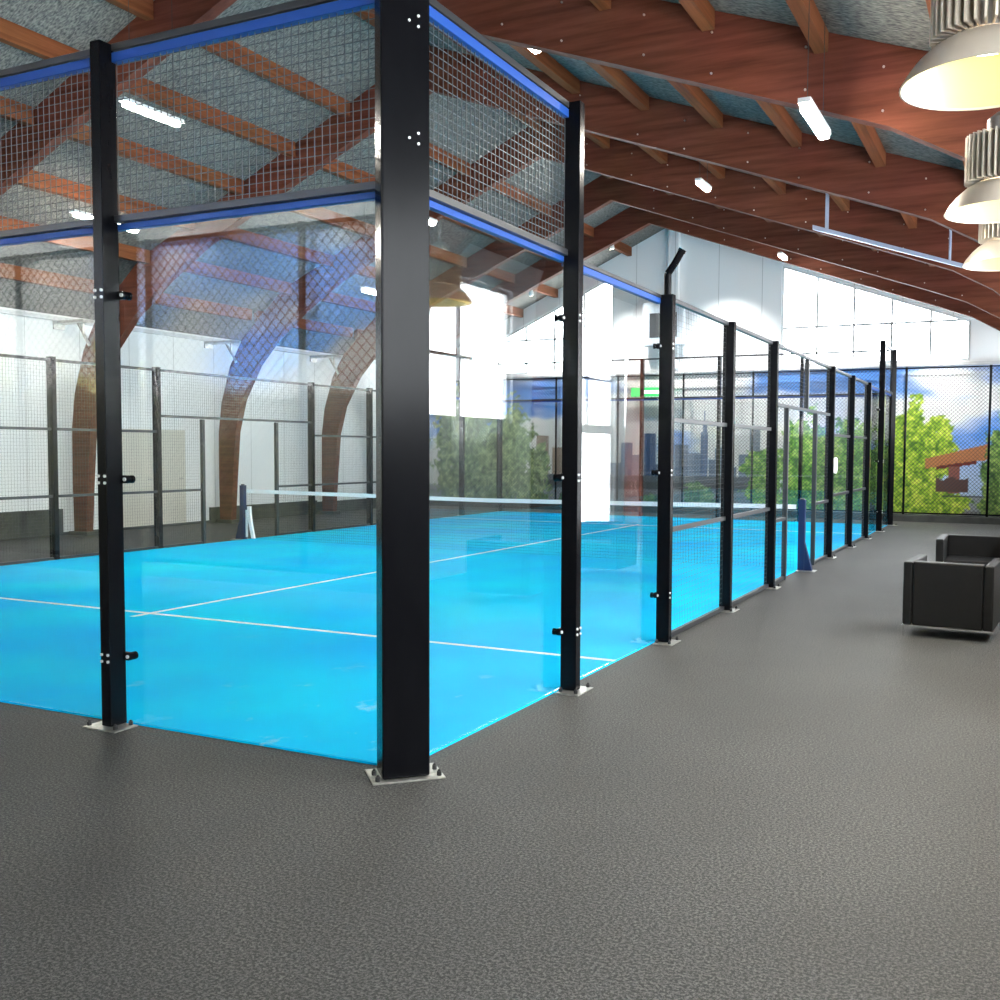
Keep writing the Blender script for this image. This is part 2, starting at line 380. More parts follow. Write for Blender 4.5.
# ------------------------------------------------------------------ court surface
turf = MB().box(-10, 0, 0, 20, .0, .012).build('court_turf', M['turf'])
tag(turf, 'bright blue artificial grass of the padel court', 'court turf')
h = .0135
for x0, x1, y0, y1 in ((-10, 0, 3.0, 3.06), (-10, 0, 16.94, 17.0), (-5.03, -4.97, 2.8, 3.0), (-5.03, -4.97, 3.06, 16.94), (-5.03, -4.97, 17.0, 17.2)):
    MB().box(x0, x1, y0, y1, .012, h).build('court_line', M['line'], turf)

# ------------------------------------------------------------------ court posts
def make_post(root, H, corner=False, clamps=(), foot=True):
    """local frame: glass plane at y = 0, outside towards -y, post centred on x = 0"""
    if corner:
        MB().box(-.130, .112, -.17, -.0, .01, H).build('shaft', M['black'], root, bevel=.012)
        pw, p0, p1 = .185, -.21, .04
    else:
        MB().box(-.04, .04, -.13, -.012, .01, H).build('shaft', M['black'], root, bevel=.006)
        pw, p0, p1 = .135, -.19, -.016
    if foot:
        MB().box(-pw, pw, p0, p1, 0, .008).build('base_plate', M['steel'], root, bevel=.003)
        for sx in (-1, 1):
            for y in ((p0 + .03, p1 - .03) if not corner else (p0 + .025, -.08)):
                MB().bar((sx * (pw - .028), y, .012), (sx * (pw - .028), y, .034), .013, 6).sphere((sx * (pw - .028), y, .036), .009, 8).build('anchor_bolt', M['darkbolt'], root)
    if corner:
        for x, z in ((.055, 3.16), (.055, 3.21), (.055, 3.72), (.055, 3.77), (.01, 3.185), (.01, 3.745)):
            MB().bar((x, -.17, z), (x, -.175, z), .007, 8).build('screw', M['bolt'], root)
    for z in (.42, 1.48, 2.56):
        for s in clamps:
            c = MB().box(min(s * .035, s * .085), max(s * .035, s * .085), -.034, -.012, z - .024, z + .024)
            c.bar((s * .082, -.006, z), (s * .082, -.038, z), .024, 14).bar((s * .082, .006, z), (s * .082, .022, z), .024, 14)
            c = c.build('glass_clamp', M['black'], root)
            MB().bar((s * .084, -.038, z), (s * .084, -.046, z), .011, 8).build('screw', M['bolt'], c)
            for dz in (-.02, .02): MB().bar((s * .026, -.13, z + dz), (s * .026, -.138, z + dz), .009, 8).build('screw', M['bolt'], c)

def post(x, y, rz, H, label, **k):
    o = empty('court_post', (x, y, 0), rz); tag(o, label, 'court post', 'black steel posts of the court enclosure')
    make_post(o, H, **k); return o
post(.0, -.0, PI / 4, 4.15, 'thick black corner post in front, wider than all the others', corner=True)
post(-2, 0, 0, 4.0, 'tall black post on the left holding the glass of the near end', clamps=(-1, 1))
post(-4, 0, 0, 4.0, 'tall black post at the near end just past the left picture edge', clamps=(-1, 1))
R = PI / 2
post(0, 2, R, 4.0, 'tall black post standing one pane right of the corner post', clamps=(-1, 1))
post(0, 4, R, 3.0, 'black side post topped by the bent black pipe', clamps=(-1,))
for y, s in ((6, 'black side post between the two mesh bays after the bent pipe post'), (8, 'black side post at the near jamb of the court entrance'), (12, 'black side post at the far jamb of the court entrance'), (14, 'black side post in the middle of the two bays beyond the entrance'), (16, 'black side post just before the far tall pair')):
    post(0, y, R, 3.0, s)
post(0, 18, R, 4.0, 'tall black post, the left one of the far pair', clamps=(-1, 1))
post(0, 20, PI * .75, 4.0, 'tall black far corner post, the right one of the far pair', clamps=())
for x, s in ((-2, 'black far end post seen beside the entrance'), (-4, 'black far end post in front of the skyline'), (-6, 'black far end post left of the skyline'), (-8, 'black far end post in front of the mural trees')):
    post(x, 20, PI, 4.0, s)
post(-10, 20, -PI * .75, 4.0, 'black post in the far left corner of the court')
for y, s in ((4, 'black left side post nearest, out past the near glass'), (6, 'black left side post in front of the nearest arch leg'), (8, 'black left side post beside the beige doors'), (12, 'black left side post between the second and third arch legs'), (14, 'black left side post just right of the third arch leg'), (16, 'black left side post hidden close behind the corner post'), (18, 'tall black left side post near the far corner')):
    post(-10, y, -R, 3.0 if y < 17 else 4.0, s)

# ------------------------------------------------------------------ glass panes
def pane(p0, p1, H, label, rail=None):
    """pane from p0 to p1 (xy) of the glass, standing on the turf edge"""
    p0 = Vector((*p0, 0)); p1 = Vector((*p1, 0)); L = (p1 - p0).length
    root = empty('glass_panel', p0, math.atan2((p1 - p0).y, (p1 - p0).x)); tag(root, label, 'glass panel', 'glass panels of the court')
    MB().box(.012, L - .012, -.005, .005, .016, H - .03).build('pane', M['glass'], root)
    if rail == 'trim':
        MB().box(.01, L - .01, -.02, .022, H - .058, H - .022).build('edge_trim', M['blue'], root, bevel=.004)
    if rail == 'top':
        MB().box(.0, L, -.025, .025, H - .028, H).build('top_rail', M['rail'], root, bevel=.004)
        MB().box(.01, L - .01, -.02, .024, H - .075, H - .03).build('edge_trim', M['blue'], root, bevel=.004)
    return root
pane((-2, 0), (0, 0), 3.0, 'clear glass pane of the near end between left post and corner post', 'trim')
pane((-4, 0), (-2, 0), 3.0, 'clear glass pane of the near end left of the left post', 'trim')
pane((-.0, 0.0), (0, 2), 3.0, 'clear side glass pane just right of the corner post', 'trim')
pane((0, 2), (0, 4), 3.0, 'clear side glass pane between tall post and bent pipe post', 'top')
pane((0, 16), (0, 18), 3.0, 'narrow looking far side glass pane before the far tall post', 'top')
pane((0, 18), (0, 20), 3.0, 'farthest side glass pane between the far tall pair', 'trim')
for k, s in ((0, 'far end glass pane beside the far right corner'), (1, 'far end glass pane in front of the green mural trees'), (2, 'far end glass pane in front of the tallest tower'), (3, 'far end glass pane left of the skyline towers'), (4, 'far end glass pane at the far left corner')):
    pane((-2 * k, 20), (-2 * k - 2, 20), 3.0, s, 'trim')
pane((-10, 20), (-10, 18), 3.0, 'left side glass pane in the far corner', 'trim')
pane((-10, 18), (-10, 16), 3.0, 'left side glass pane next to the far corner pane', 'top')
pane((-10, 4), (-10, 2), 3.0, 'left side glass pane nearest the near end', 'top')

# ------------------------------------------------------------------ mesh panels
def grid_wires(mb, L, z0, z1, cell, r):
    n = max(1, round(L / cell))
    for k in range(n + 1): x = .02 + (L - .04) * k / n; mb.bar((x, 0, z0), (x, 0, z1), r, 4, caps=False)
    n = max(1, round((z1 - z0) / cell))
    for k in range(n + 1): z = z0 + (z1 - z0) * k / n; mb.bar((0.02, .004, z), (L - .02, .004, z), r, 4, caps=False)
    return mb
def mesh_panel(p0, p1, z0, z1, label, rails, r=.0012, cell=.05, blue=False, x0=.045, x1=.045):
    p0 = Vector((*p0, 0)); p1 = Vector((*p1, 0)); d = (p1 - p0).normalized(); L = (p1 - p0).length - x0 - x1
    root = empty('mesh_panel', p0 + d * x0, math.atan2(d.y, d.x)); tag(root, label, 'mesh panel', 'welded mesh panels of the court')
    grid_wires(MB(), L, z0, z1, cell, r).build('wire_grid', M['wire'], root)
    for z in rails:
        MB().box(0, L, -.022, .022, z - .02, z + .02).build('rail', M['rail'], root, bevel=.004)
    if blue:
        MB().box(0, L, -.021, .03, z1 - .085, z1 - .03).build('blue_rail', M['blue'], root, bevel=.004)
    return root
mesh_panel((-2, -.03), (0, -.03), 3.0, 3.98, 'upper wire mesh panel over the pane left of the corner post', (3.0, 3.98), .0028, blue=True, x1=.10)
mesh_panel((-4, -.03), (-2, -.03), 3.0, 3.98, 'upper wire mesh panel at the left picture edge', (3.0, 3.98), .0028, blue=True)
mesh_panel((.03, 0), (.03, 2), 3.0, 3.98, 'upper wire mesh panel right of the corner post', (3.0, 3.98), .0028, blue=True, x0=.10)
mesh_panel((.03, 18), (.03, 20), 3.0, 3.98, 'upper wire mesh panel between the far tall pair of posts', (3.0, 3.98))
for k, s in ((0, 'right part'), (1, 'part above the green trees'), (2, 'part above the skyline'), (3, 'part left of the skyline'), (4, 'left end part')):
    mesh_panel((-2 * k, 20.03), (-2 * k - 2, 20.03), 3.0, 3.98, 'upper wire mesh along the far end of the court, ' + s, (3.0, 3.98), cell=.1)
X = .05
mesh_panel((X, 4), (X, 6), .04, 2.98, 'mesh bay right of the bent pipe post', (.03, .97, 1.94, 2.98))
mesh_panel((X, 6), (X, 8), .04, 2.98, 'mesh bay just before the court entrance', (.03, .97, 1.94, 2.98))
mesh_panel((X, 8), (X, 8.9), .04, 2.25, 'narrow mesh bay on the near side of the entrance', (.03, .80))
mesh_panel((X, 10.85), (X, 12), .04, 2.25, 'narrow mesh bay on the far side of the entrance', (.03, .90))
mesh_panel((X, 8), (X, 12), 2.27, 2.98, 'mesh strip over the court entrance', (2.25, 2.98))
mesh_panel((X, 12), (X, 14), .04, 2.98, 'mesh bay beyond the entrance with the white sticker', (.03, .97, 1.94, 2.98))
mesh_panel((X, 14), (X, 16), .04, 2.98, 'mesh bay before the far glass panes', (.03, .97, 1.94, 2.98))
for y, s in ((8.9, 'slim black entrance upright nearer the camera'), (10.85, 'slim black entrance upright farther from the camera')):
    o = MB().box(.02, .08, y - .03, y + .03, 0, 2.23).build('entrance_upright', M['rail'], bevel=.005); tag(o, s, 'upright')
o = MB().box(.02, .08, 10.14, 10.20, 2.27, 2.96).build('lintel_stud', M['rail'], bevel=.005); tag(o, 'short black stud above the court entrance', 'upright')
X = -10.05
for a, b, s in ((4, 6, 'left side mesh bay in front of the white wall by the nearest arch leg'), (6, 8, 'left side mesh bay holding the nearest arch leg in view'), (12, 14, 'left side mesh bay in front of the third arch leg'), (14, 16, 'left side mesh bay behind the corner post')):
    mesh_panel((X, b), (X, a), .04, 2.95, s, (.03, .95, 1.94, 2.95), .0014)
mesh_panel((X, 9.0), (X, 8), .04, 2.18, 'left side narrow mesh bay in front of the beige doors', (.03, .95), .0016)
mesh_panel((X, 12), (X, 10.92), .04, 2.18, 'left side narrow mesh bay right of the net post', (.03, .95), .0016)
mesh_panel((X, 12), (X, 8), 2.2, 2.95, 'left side mesh strip over the far entrance', (2.2, 2.95), .0016)
for y, s in ((9.0, 'slim dark upright of the left entrance beside the second arch leg'), (10.92, 'slim dark upright of the left entrance right of the net post')):
    o = MB().box(-10.08, -10.02, y - .03, y + .03, 0, 2.17).build('entrance_upright', M['rail'], bevel=.005); tag(o, s, 'upright')

# sticker hanging on the mesh
o = MB()
o.prism([(.0 + .24 * math.cos(a) * (1 + .12 * math.cos(2 * a)), 1.45 + .15 * math.sin(a) + .03 * math.sin(3 * a)) for a in [2 * PI * k / 28 for k in range(28)]], 0, -.008, -.003)
o = o.build('sticker', M['apple']); o.location = (.0605, 12.55, 0); tag(o, 'white rounded sticker on the mesh beyond the entrance', 'sticker')

# bent pipe on the post top
o = MB().tube([(.07, 4, 3.0), (.07, 4, 3.18), (.13, 4.0, 3.26), (.19, 4.0, 3.36)], .032, 10).bar((.185, 4, 3.35), (.2, 4, 3.375), .036, 10)
o = o.build('bent_pipe', M['black'], smooth=True); tag(o, 'black bent pipe stub on top of the side post', 'pipe')

# ------------------------------------------------------------------ net
net = empty('tennis_net', (0, 10, 0)); tag(net, 'dark net with white top band across the blue court', 'net')
mb = MB()
def nz(x): return .88 + .04 * abs(x + 5) / 5
for k in range(227):
    x = -9.95 + 9.9 * k / 226; mb.bar((x, 0, .03), (x, 0, nz(x)), .0013, 3, caps=False)
for k in range(20):
    z = .03 + .85 * k / 19; mb.bar((-9.95, .002, z), (-.05, .002, z * nz(0) / .88), .0013, 3, caps=False)
mb.build('netting', M['net'], net)
b = MB()
for a, c in ((-9.97, -5), (-5, -.03)):
    b.prism([(a, nz(a) - .055), (c, nz(c) - .055), (c, nz(c) + .008), (a, nz(a) + .008)], 1, -.006, .008)
b.build('top_band', M['band'], net)
MB().box(-9.99, -9.955, -.012, .012, .05, .55).build('side_band', M['band'], net)
for x, lb, rx in ((.055, 'navy net post with splayed foot in the court entrance', 1), (-10.055, 'dark net post on the left side of the court', -1)):
    o = empty('net_post', (x, 10, 0)); tag(o, lb, 'net post')
    MB().box(-.045, .045, -.045, .045, .012, 1.0).build('shaft', M['netpost'], o, bevel=.006)
    MB().prism([(.046 * rx, .012), (.15 * rx, .012), (.15 * rx, .03), (.046 * rx, .40)], 1, -.04, .04).build('foot', M['netpost'], o)
    p = MB().box(-.1, .2, -.12, .12, 0, .01) if rx > 0 else MB().box(-.2, .1, -.12, .12, 0, .01)
    p.build('base_plate', M['steel'], o, bevel=.002)
    a = MB().bar((.0, 0, 1.0), (0, 0, 1.02), .03, 12).build('cap', M['rail'], o)
o = MB(); pts = [(-9.9 + .10 * (1 - math.cos(t)), .62 - .58 * t / 1.5) for t in [1.5 * k / 8 for k in range(9)]]
for (xa, za), (xb, zb) in zip(pts[:-1], pts[1:]): o.prism([(xa, za), (xa + .07, za), (xb + .07, zb), (xb, zb)], 1, 9.93, 9.97)
o = o.build('ball_shield', M['band']); tag(o, 'white curved flap standing beside the left net post', 'flap')

# ------------------------------------------------------------------ murals (printed pictures)
def vnoise(x, y, seed=0):
    xi = np.floor(x).astype(np.int64); yi = np.floor(y).astype(np.int64); xf = x - xi; yf = y - yi
    def hsh(a, b):
        n = (a * 374761393 + b * 668265263 + seed * 2147483647) & 0xffffffff
        n = ((n ^ (n >> 13)) * 1274126177) & 0xffffffff
        return ((n ^ (n >> 16)) & 0xffff) / 65535.
    u = xf * xf * (3 - 2 * xf); v = yf * yf * (3 - 2 * yf)
    return (hsh(xi, yi) * (1 - u) + hsh(xi + 1, yi) * u) * (1 - v) + (hsh(xi, yi + 1) * (1 - u) + hsh(xi + 1, yi + 1) * u) * v
def fbm(x, y, o=4, seed=0):
    s = 0; a = .5; t = 0
    for k in range(o): s = s + a * vnoise(x * 2 ** k, y * 2 ** k, seed + k); t += a; a *= .5
    return s / t
def srgb(c):
    c = np.array(c, float) / 255; return np.where(c <= .04045, c / 12.92, ((c + .055) / 1.055) ** 2.4)
def mixc(img, mask, col): return img * (1 - mask[..., None]) + np.asarray(col) * mask[..., None]
def ss(a, b, x): t = np.clip((x - a) / (b - a), 0, 1); return t * t * (3 - 2 * t)
def leaves(img, X, Z, blobs, dark, mid, light, seed):
    """loose crowns of leafage: blobs = (cx, cz, rx, rz)"""
    n = fbm(X * 3.3, Z * 3.3, 5, seed); lf = np.clip((fbm(X * 8, Z * 8, 3, seed + 9) - .5) * 1.3 + (vnoise(X * 21, Z * 21, seed + 13) - .5) * .9 + .5, 0, 1); m = np.zeros_like(X)
    for cx, cz, rx, rz in blobs:
        d = np.sqrt(((X - cx) / rx) ** 2 + ((Z - cz) / rz) ** 2)
        m = np.maximum(m, ss(1.06, .96, d + (n - .5) * 1.1 + (vnoise(X * 16, Z * 16, seed + 3) - .5) * .35))
    m = m * ss(.28, .36, fbm(X * 6, Z * 6, 3, seed + 20) + .25 * m)
    c = np.where((lf < .5)[..., None], srgb(dark) + (srgb(mid) - srgb(dark)) * (lf * 2)[..., None], srgb(mid) + (srgb(light) - srgb(mid)) * np.clip(lf * 2 - 1, 0, 1)[..., None])
    return img * (1 - m[..., None]) + c * m[..., None]
def paint_far(X, Z):
    cl = fbm(X * .32 + Z * .5, Z * .75 - X * .16, 5, 3)
    sh = .17 * ss(-2.2, -.2, X); c = ss(.33 + sh, .53 + sh, cl)
    sky = srgb((96, 158, 244)) * (1 - ss(1, 3.6, Z) * .25)[..., None]
    img = sky * (1 - c[..., None]) + srgb((244, 247, 250)) * c[..., None]
    img = mixc(img, ss(2.2, 1.0, Z) * .55, srgb((226, 236, 244)))
    img = mixc(img, ss(.60, .76, fbm(X * .5 + 3, Z * 1.2, 4, 40)) * ss(2.6, 3.6, Z) * .5, srgb((120, 130, 150)))
    # skyline
    def tower(x0, x1, h, col, win=.22):
        nonlocal img
        m = ((X > x0) & (X < x1) & (Z < h)).astype(float)
        wv = .85 + .3 * vnoise(np.floor(X / .06) * 7.1, np.floor(Z / .075) * 3.7, int(abs(x0) * 97))
        img = img * (1 - m[..., None]) + (srgb(col) * (wv * m)[..., None])
    for x0, x1, h, col in ((-9.9, -9.5, 2.1, (150, 130, 120)), (-9.4, -9.05, 1.75, (168, 150, 136)), (-9.0, -8.45, 2.15, (134, 116, 108)), (-8.6, -8.2, 1.6, (160, 146, 134)),
                           (-8.2, -7.7, 1.5, (138, 150, 166)), (-7.6, -7.2, 1.35, (110, 126, 150)), (-7.3, -6.95, 1.9, (100, 120, 150)), (-6.95, -6.75, 1.55, (120, 140, 165)), (-6.62, -6.28, 2.15, (60, 92, 138)),
                           (-6.28, -5.9, 1.3, (92, 112, 140)), (-5.75, -5.35, 1.85, (96, 116, 146)), (-5.35, -5.0, 1.62, (118, 138, 166)), (-5.02, -4.82, 2.18, (86, 112, 152)), (-4.98, -4.87, 2.42, (96, 120, 160)),
                           (-4.80, -4.5, 1.45, (110, 130, 158)), (-4.62, -4.42, 1.75, (126, 146, 170)), (-4.4, -4.05, 1.25, (104, 122, 146)), (-3.72, -3.42, 2.3, (112, 126, 146)), (-3.4, -3.1, 1.5, (130, 142, 156)), (-4.0, -3.75, 1.6, (120, 138, 160))):
        tower(x0, x1, h, col)
    m = ((np.abs(X + 4.925) < .02) & (Z < 2.75)).astype(float); img = mixc(img, m, srgb((110, 130, 165)))
    tower(-9.9, -2.9, 1.0 , (104, 114, 124)); tower(-9.9, -2.9, .82, (84, 92, 98))
    # water and shore
    m = ss(.70, .64, Z + .1 * fbm(X * 2, Z, 2, 8)); img = mixc(img, m, srgb((150, 158, 168)))
    img = mixc(img, m * ss(.5, .7, fbm(X * 2, Z * 9, 3, 11)) * .6, srgb((108, 116, 124)))
    img = mixc(img, ss(.30, .22, Z), srgb((120, 124, 124)))
    # trees
    img = leaves(img, X, Z, ((-12.2, 1.9, 1.2, 2.0), (-10.9, 1.5, .9, 1.7), (-9.9, 1.0, .4, .9), (-11.6, .5, 1.6, .8)), (70, 100, 72), (124, 154, 108), (186, 206, 150), 60)
    img = leaves(img, X, Z, ((-8.7, .35, .35, .3), (-5.1, .45, .45, .33), (-6.4, .3, .3, .2)), (70, 104, 76), (104, 148, 100), (150, 190, 130), 70)
    img = leaves(img, X, Z, ((-3.3, 1.0, .55, .8), (-2.2, 1.3, .75, 1.3), (-1.2, 1.2, .8, 1.2), (-.4, 1.0, .6, 1.1), (-2.0, .4, 1.4, .6)), (58, 112, 44), (112, 176, 62), (190, 226, 110), 80)
    img = leaves(img, X, Z, ((.25, 1.5, .55, 1.25), (.85, 1.75, .45, .75), (.3, .5, .6, .6), (1.05, .45, .6, .42), (.55, .6, .7, .6)), (74, 118, 34), (146, 186, 50), (220, 232, 92), 90)
    # garden pavilion
    m = ((X > .62) & (X < 2.02) & (Z > 1.28 + (X - .62) * .16) & (Z < 1.52 + (X - .62) * .26)).astype(float); img = mixc(img, m, srgb((188, 122, 78)))
    m = ((X > .85) & (X < 1.75) & (Z > 1.22 + (X - .62) * .16) & (Z < 1.30 + (X - .62) * .16)).astype(float); img = mixc(img, m, srgb((110, 40, 34)))
    m = ((X > 1.15) & (X < 1.38) & (Z > .7) & (Z < 1.34)).astype(float); img = mixc(img, m, srgb((142, 88, 78)))
    m = ((X > .85) & (X < 1.6) & (Z > .72) & (Z < .98 + .12 * fbm(X * 8, Z, 2, 5))).astype(float); img = mixc(img, m, srgb((92, 66, 62)))
    m = ((X > 1.0) & (X < 2.0) & (Z > .60) & (Z < .645)).astype(float); img = mixc(img, m, srgb((60, 62, 66)))
    img = leaves(img, X, Z, ((2.35, 1.4, .45, 1.0), (3.0, 1.9, .7, 1.5), (2.2, .5, .4, .5), (3.2, .7, .8, .7)), (54, 86, 44), (100, 138, 66), (160, 186, 96), 100)
    return np.clip(img ** 1.0 * 1.1, 0, .93)
def paint_rear(X, Z):
    cl = fbm(X * .35 - Z * .35, Z * .6, 5, 203); c = ss(.40, .60, cl)
    img = srgb((92, 148, 224)) * (1 - c[..., None]) + srgb((238, 240, 238)) * c[..., None]
    img = leaves(img, X, Z, ((-11, 1.4, 1.6, 1.6), (-8.6, 1.5, .9, 1.6), (-5.9, .9, 1.2, .8), (-3.0, 1.9, .7, 1.9), (1.4, 1.6, 1.6, 1.8)), (96, 112, 72), (156, 164, 106), (206, 202, 140), 230)
    hd = ss(.12, -.12, Z - 2.15 - .7 * fbm(X * 1.3, Z * .8, 4, 260))
    tx = fbm(X * 5, Z * 5, 4, 270)
    return mixc(img, hd * .93, srgb((34, 38, 28)) + srgb((70, 74, 52)) * tx[..., None])
def mural(name, x0, x1, z0, z1, y, face, paint, step, label):
    nx = int((x1 - x0) / step); nz_ = int((z1 - z0) / step)
    gx, gz = np.meshgrid(np.linspace(x0, x1, nx + 1), np.linspace(z0, z1, nz_ + 1))
    V = [(float(a), y, float(b)) for a, b in zip(gx.ravel(), gz.ravel())]; W = nx + 1
    F = [(j * W + i, j * W + i + 1, (j + 1) * W + i + 1, (j + 1) * W + i) for j in range(nz_) for i in range(nx)]
    n0 = len(V)
    V += [(x0, y + .01 * face, z0), (x1, y + .01 * face, z0), (x1, y + .01 * face, z1), (x0, y + .01 * face, z1)]
    F += [(n0, n0 + 3, n0 + 2, n0 + 1)]
    me = bpy.data.meshes.new(name); me.from_pydata(V, [], F); me.materials.append(M['mural'])
    col = np.ones((len(V), 4)); col[:n0, :3] = np.clip(paint(gx, gz), 0, 1).reshape(-1, 3)
    at = me.color_attributes.new('print', 'FLOAT_COLOR', 'POINT'); at.data.foreach_set('color', col.ravel())
    o = bpy.data.objects.new(name, me); COL.objects.link(o); tag(o, label, 'mural'); return o
mural('mural_print', LW + .05, RW - .05, .17, 3.74, FW - .012, 1, paint_far, .028, 'printed mural of skyline, trees and sky along the far wall')
mural('mural_print', LW + 1.3, RW - .05, .17, 4.36, BW + .012, -1, paint_rear, .05, 'printed mural of sky and trees behind, mirrored in the near glass')
tr = MB().box(LW, RW, FW - .10, FW, 3.76, 3.83); struct(tr, 'trim_1', M['wframe'], 'pale ledge strip above the far mural')
kb = MB().box(LW + .06, RW, FW - .45, FW - .02, 0, .16); MB().box(LW + .06, RW, BW, BW + .3, 0, .168).build('baseboard_rear', M['plinth'])['kind'] = 'structure'
struct(kb, 'baseboard_far', M['plinth'], 'low black kerb under the far mural')

def chain_fence(name, x0, x1, z0, z1, y, pitch, r, px, pr_, label):
    root = empty(name, (0, y, 0)); tag(root, label, 'chain link fence')
    mb = MB(); Wd = x1 - x0; H = z1 - z0; n = int((Wd + H) / pitch)
    for k in range(1, n + 1):
        c = k * pitch                       # x + z = c and mirrored
        a = (min(c, Wd), c - min(c, Wd)); b = (max(0, c - H), min(c, H))
        if math.hypot(a[0] - b[0], a[1] - b[1]) < .02: continue
        mb.bar((x0 + a[0], 0, z0 + a[1]), (x0 + b[0], 0, z0 + b[1]), r, 3, caps=False)
        mb.bar((x1 - a[0], .008, z0 + a[1]), (x1 - b[0], .008, z0 + b[1]), r, 3, caps=False)
    mb.build('wire_mesh', M['chain'], root)
    for x in px: MB().bar((x, .0, .0 if y < 0 else .16), (x, .0, z1 + .03), pr_, 10).build('fence_post', M['black'], root)
    MB().bar((x0, 0, z1), (x1, 0, z1), pr_ * .55, 8).build('top_rail', M['black'], root)
    MB().bar((x0, 0, z0), (x1, 0, z0), pr_ * .7, 8).build('bottom_rail', M['black'], root)
    return root
chain_fence('chain_link_fence', LW + .12, RW - .1, .2, 3.70, FW - .2, .092, .005, [2.02 - 1.87 * k for k in range(8)], .028, 'black chain link fence in front of the far mural')
chain_fence('chain_link_fence', LW + 1.35, RW - .1, .2, 4.34, BW + .16, .14, .0075, [-5.0 + 2.5 * k for k in range(-2, 4)], .045, 'black chain link fence before the rear mural, mirrored in the near glass')

# green sign and grey unit on the far side
o = empty('exit_sign', (-6.3, FW - .26, 3.26)); tag(o, 'small green sign hanging on the far fence', 'sign')
MB().box(-.62, .55, -.02, .02, -.12, .12).build('sign_board', M['green'], o)
MB().box(-.25, .35, -.024, -.0205, -.045, .045).build('sign_band', M['signw'], o)
o = empty('ventilation_unit', (-5.95, FW - .17, 5.0)); tag(o, 'grey box with a dark grille on the gable wall', 'ventilation unit')
MB().box(-.62, .52, -.22, 0, -.52, .62).build('housing', M['greybox'], o, bevel=.02)
MB().box(-.42, -.02, -.235, -.22, -.30, .34).build('grille', M['darkgrille'], o)
MB().box(.08, .34, -.235, -.22, -.30, .34).build('grille', M['darkgrille'], o)

# ------------------------------------------------------------------ armchairs
def make_chair(root):
    """faces +y, backrest outer face at y = 0"""
    w, d, z0, z1 = .378, .80, .105, .682
    MB().box(-w + .085, w - .085, 0, .13, z0, z1).build('backrest', M['leather'], root, bevel=.016)
    for s in (-1, 1):
        x0, x1 = sorted((s * w, s * (w - .082))); MB().box(x0, x1, .004, d, z0, z1 - .004).build('armrest', M['leather'], root, bevel=.018)
    MB().box(-w + .085, w - .085, .132, d - .01, z0, .30).build('seat_base', M['leather'], root, bevel=.012)
    MB().box(-w + .088, w - .088, .135, d, .302, .44).build('seat_cushion', M['leather'], root, bevel=.025)
    f = MB()
    for s in (-1, 1): f.box(min(s * w, s * (w - .02)), max(s * w, s * (w - .02)), .0, d, z0 - .016, z0 - .002)
    f.box(-w + .02, w - .02, 0, .02, z0 - .016, z0 - .002).box(-w + .02, w - .02, d - .02, d, z0 - .016, z0 - .002)
    f.build('chrome_frame', M['chrome'], root)
    for sx in (-1, 1):
        for y in (.012, d - .012):
            MB().bar((sx * (w - .012), y, z0 - .016), (sx * (w - .012), y, 0), .008, 8).build('leg', M['chrome'], root)
c1 = empty('armchair', (2.27, 5.30, 0), math.radians(-4)); tag(c1, 'black leather armchair with its back turned, chrome legs showing', 'armchair', 'black leather armchairs')
make_chair(c1)
c2 = copy_tree(c1); c2.location = (2.335, 8.84, 0); c2.rotation_euler = (0, 0, PI); c2['label'] = 'black leather armchair facing the camera behind the nearer armchair'

# ------------------------------------------------------------------ pendant lamps
def make_lamp(root, top):
    R = .34
    MB().lathe([(.135, .165), (.17, .157), (.225, .125), (.275, .08), (.315, .03), (R, -.012), (R + .004, -.02), (R - .004, -.02), (.308, .029), (.268, .077), (.218, .121), (.165, .151), (.135, .160)], 48).build('reflector', [M['alu']], root, smooth=True)
    MB().lathe([(R - .006, -.016), (.306, .027), (.266, .075), (.216, .119), (.163, .149), (.13, .156)], 48).build('reflector_lining', M['refl'], root, smooth=True)
    MB().lathe([(.001, .143), (.13, .143), (.155, .149)], 32).build('light_disc', M['lamp'], root)
    h = MB().lathe([(.15, .166), (.15, .46), (.06, .48), (.001, .48)], 32, close=False)
    h.build('heat_sink', M['fin'], root)
    for k in range(36):
        a = 2 * PI * k / 36; ca, sa = math.cos(a), math.sin(a)
    fm = MB()
    for k in range(36):
        a = 2 * PI * k / 36; ca, sa = math.cos(a), math.sin(a)
        P = lambda r, w, z: (r * ca - w * sa, r * sa + w * ca, z)
        vs = [P(r, w, z) for z in (.168, .46) for r, w in ((.145, -.005), (.226, -.005), (.226, .005), (.145, .005))]
        fm.add(vs, [(0, 3, 2, 1), (4, 5, 6, 7), (0, 1, 5, 4), (1, 2, 6, 5), (2, 3, 7, 6), (3, 0, 4, 7)])
    fm.build('cooling_fins', M['alu'], root)
    MB().lathe([(.10, .48), (.10, .56), (.05, .60), (.001, .60)], 24).build('driver_cap', M['fin'], root, smooth=True)
    MB().bar((0, 0, .59), (0, 0, top), .009, 8).build('hanging_rod', M['steel'], root)
LZ = 3.22; LX = 2.69
for k, (y, s) in enumerate(((.32, 'nearest and largest aluminium bell lamp at the top right, yellow inside'), (2.82, 'middle aluminium bell lamp of the three hanging at the right edge'), (4.8, 'lowest looking and farthest of the three aluminium bell lamps at the right edge'))):
    if k == 0:
        l0 = o = empty('pendant_lamp', (LX, y, LZ)); make_lamp(o, deck(LX) - LZ)
    else:
        o = copy_tree(l0); o.location = (LX, y, LZ)
    tag(o, s, 'pendant lamp', 'bell shaped pendant lamps')

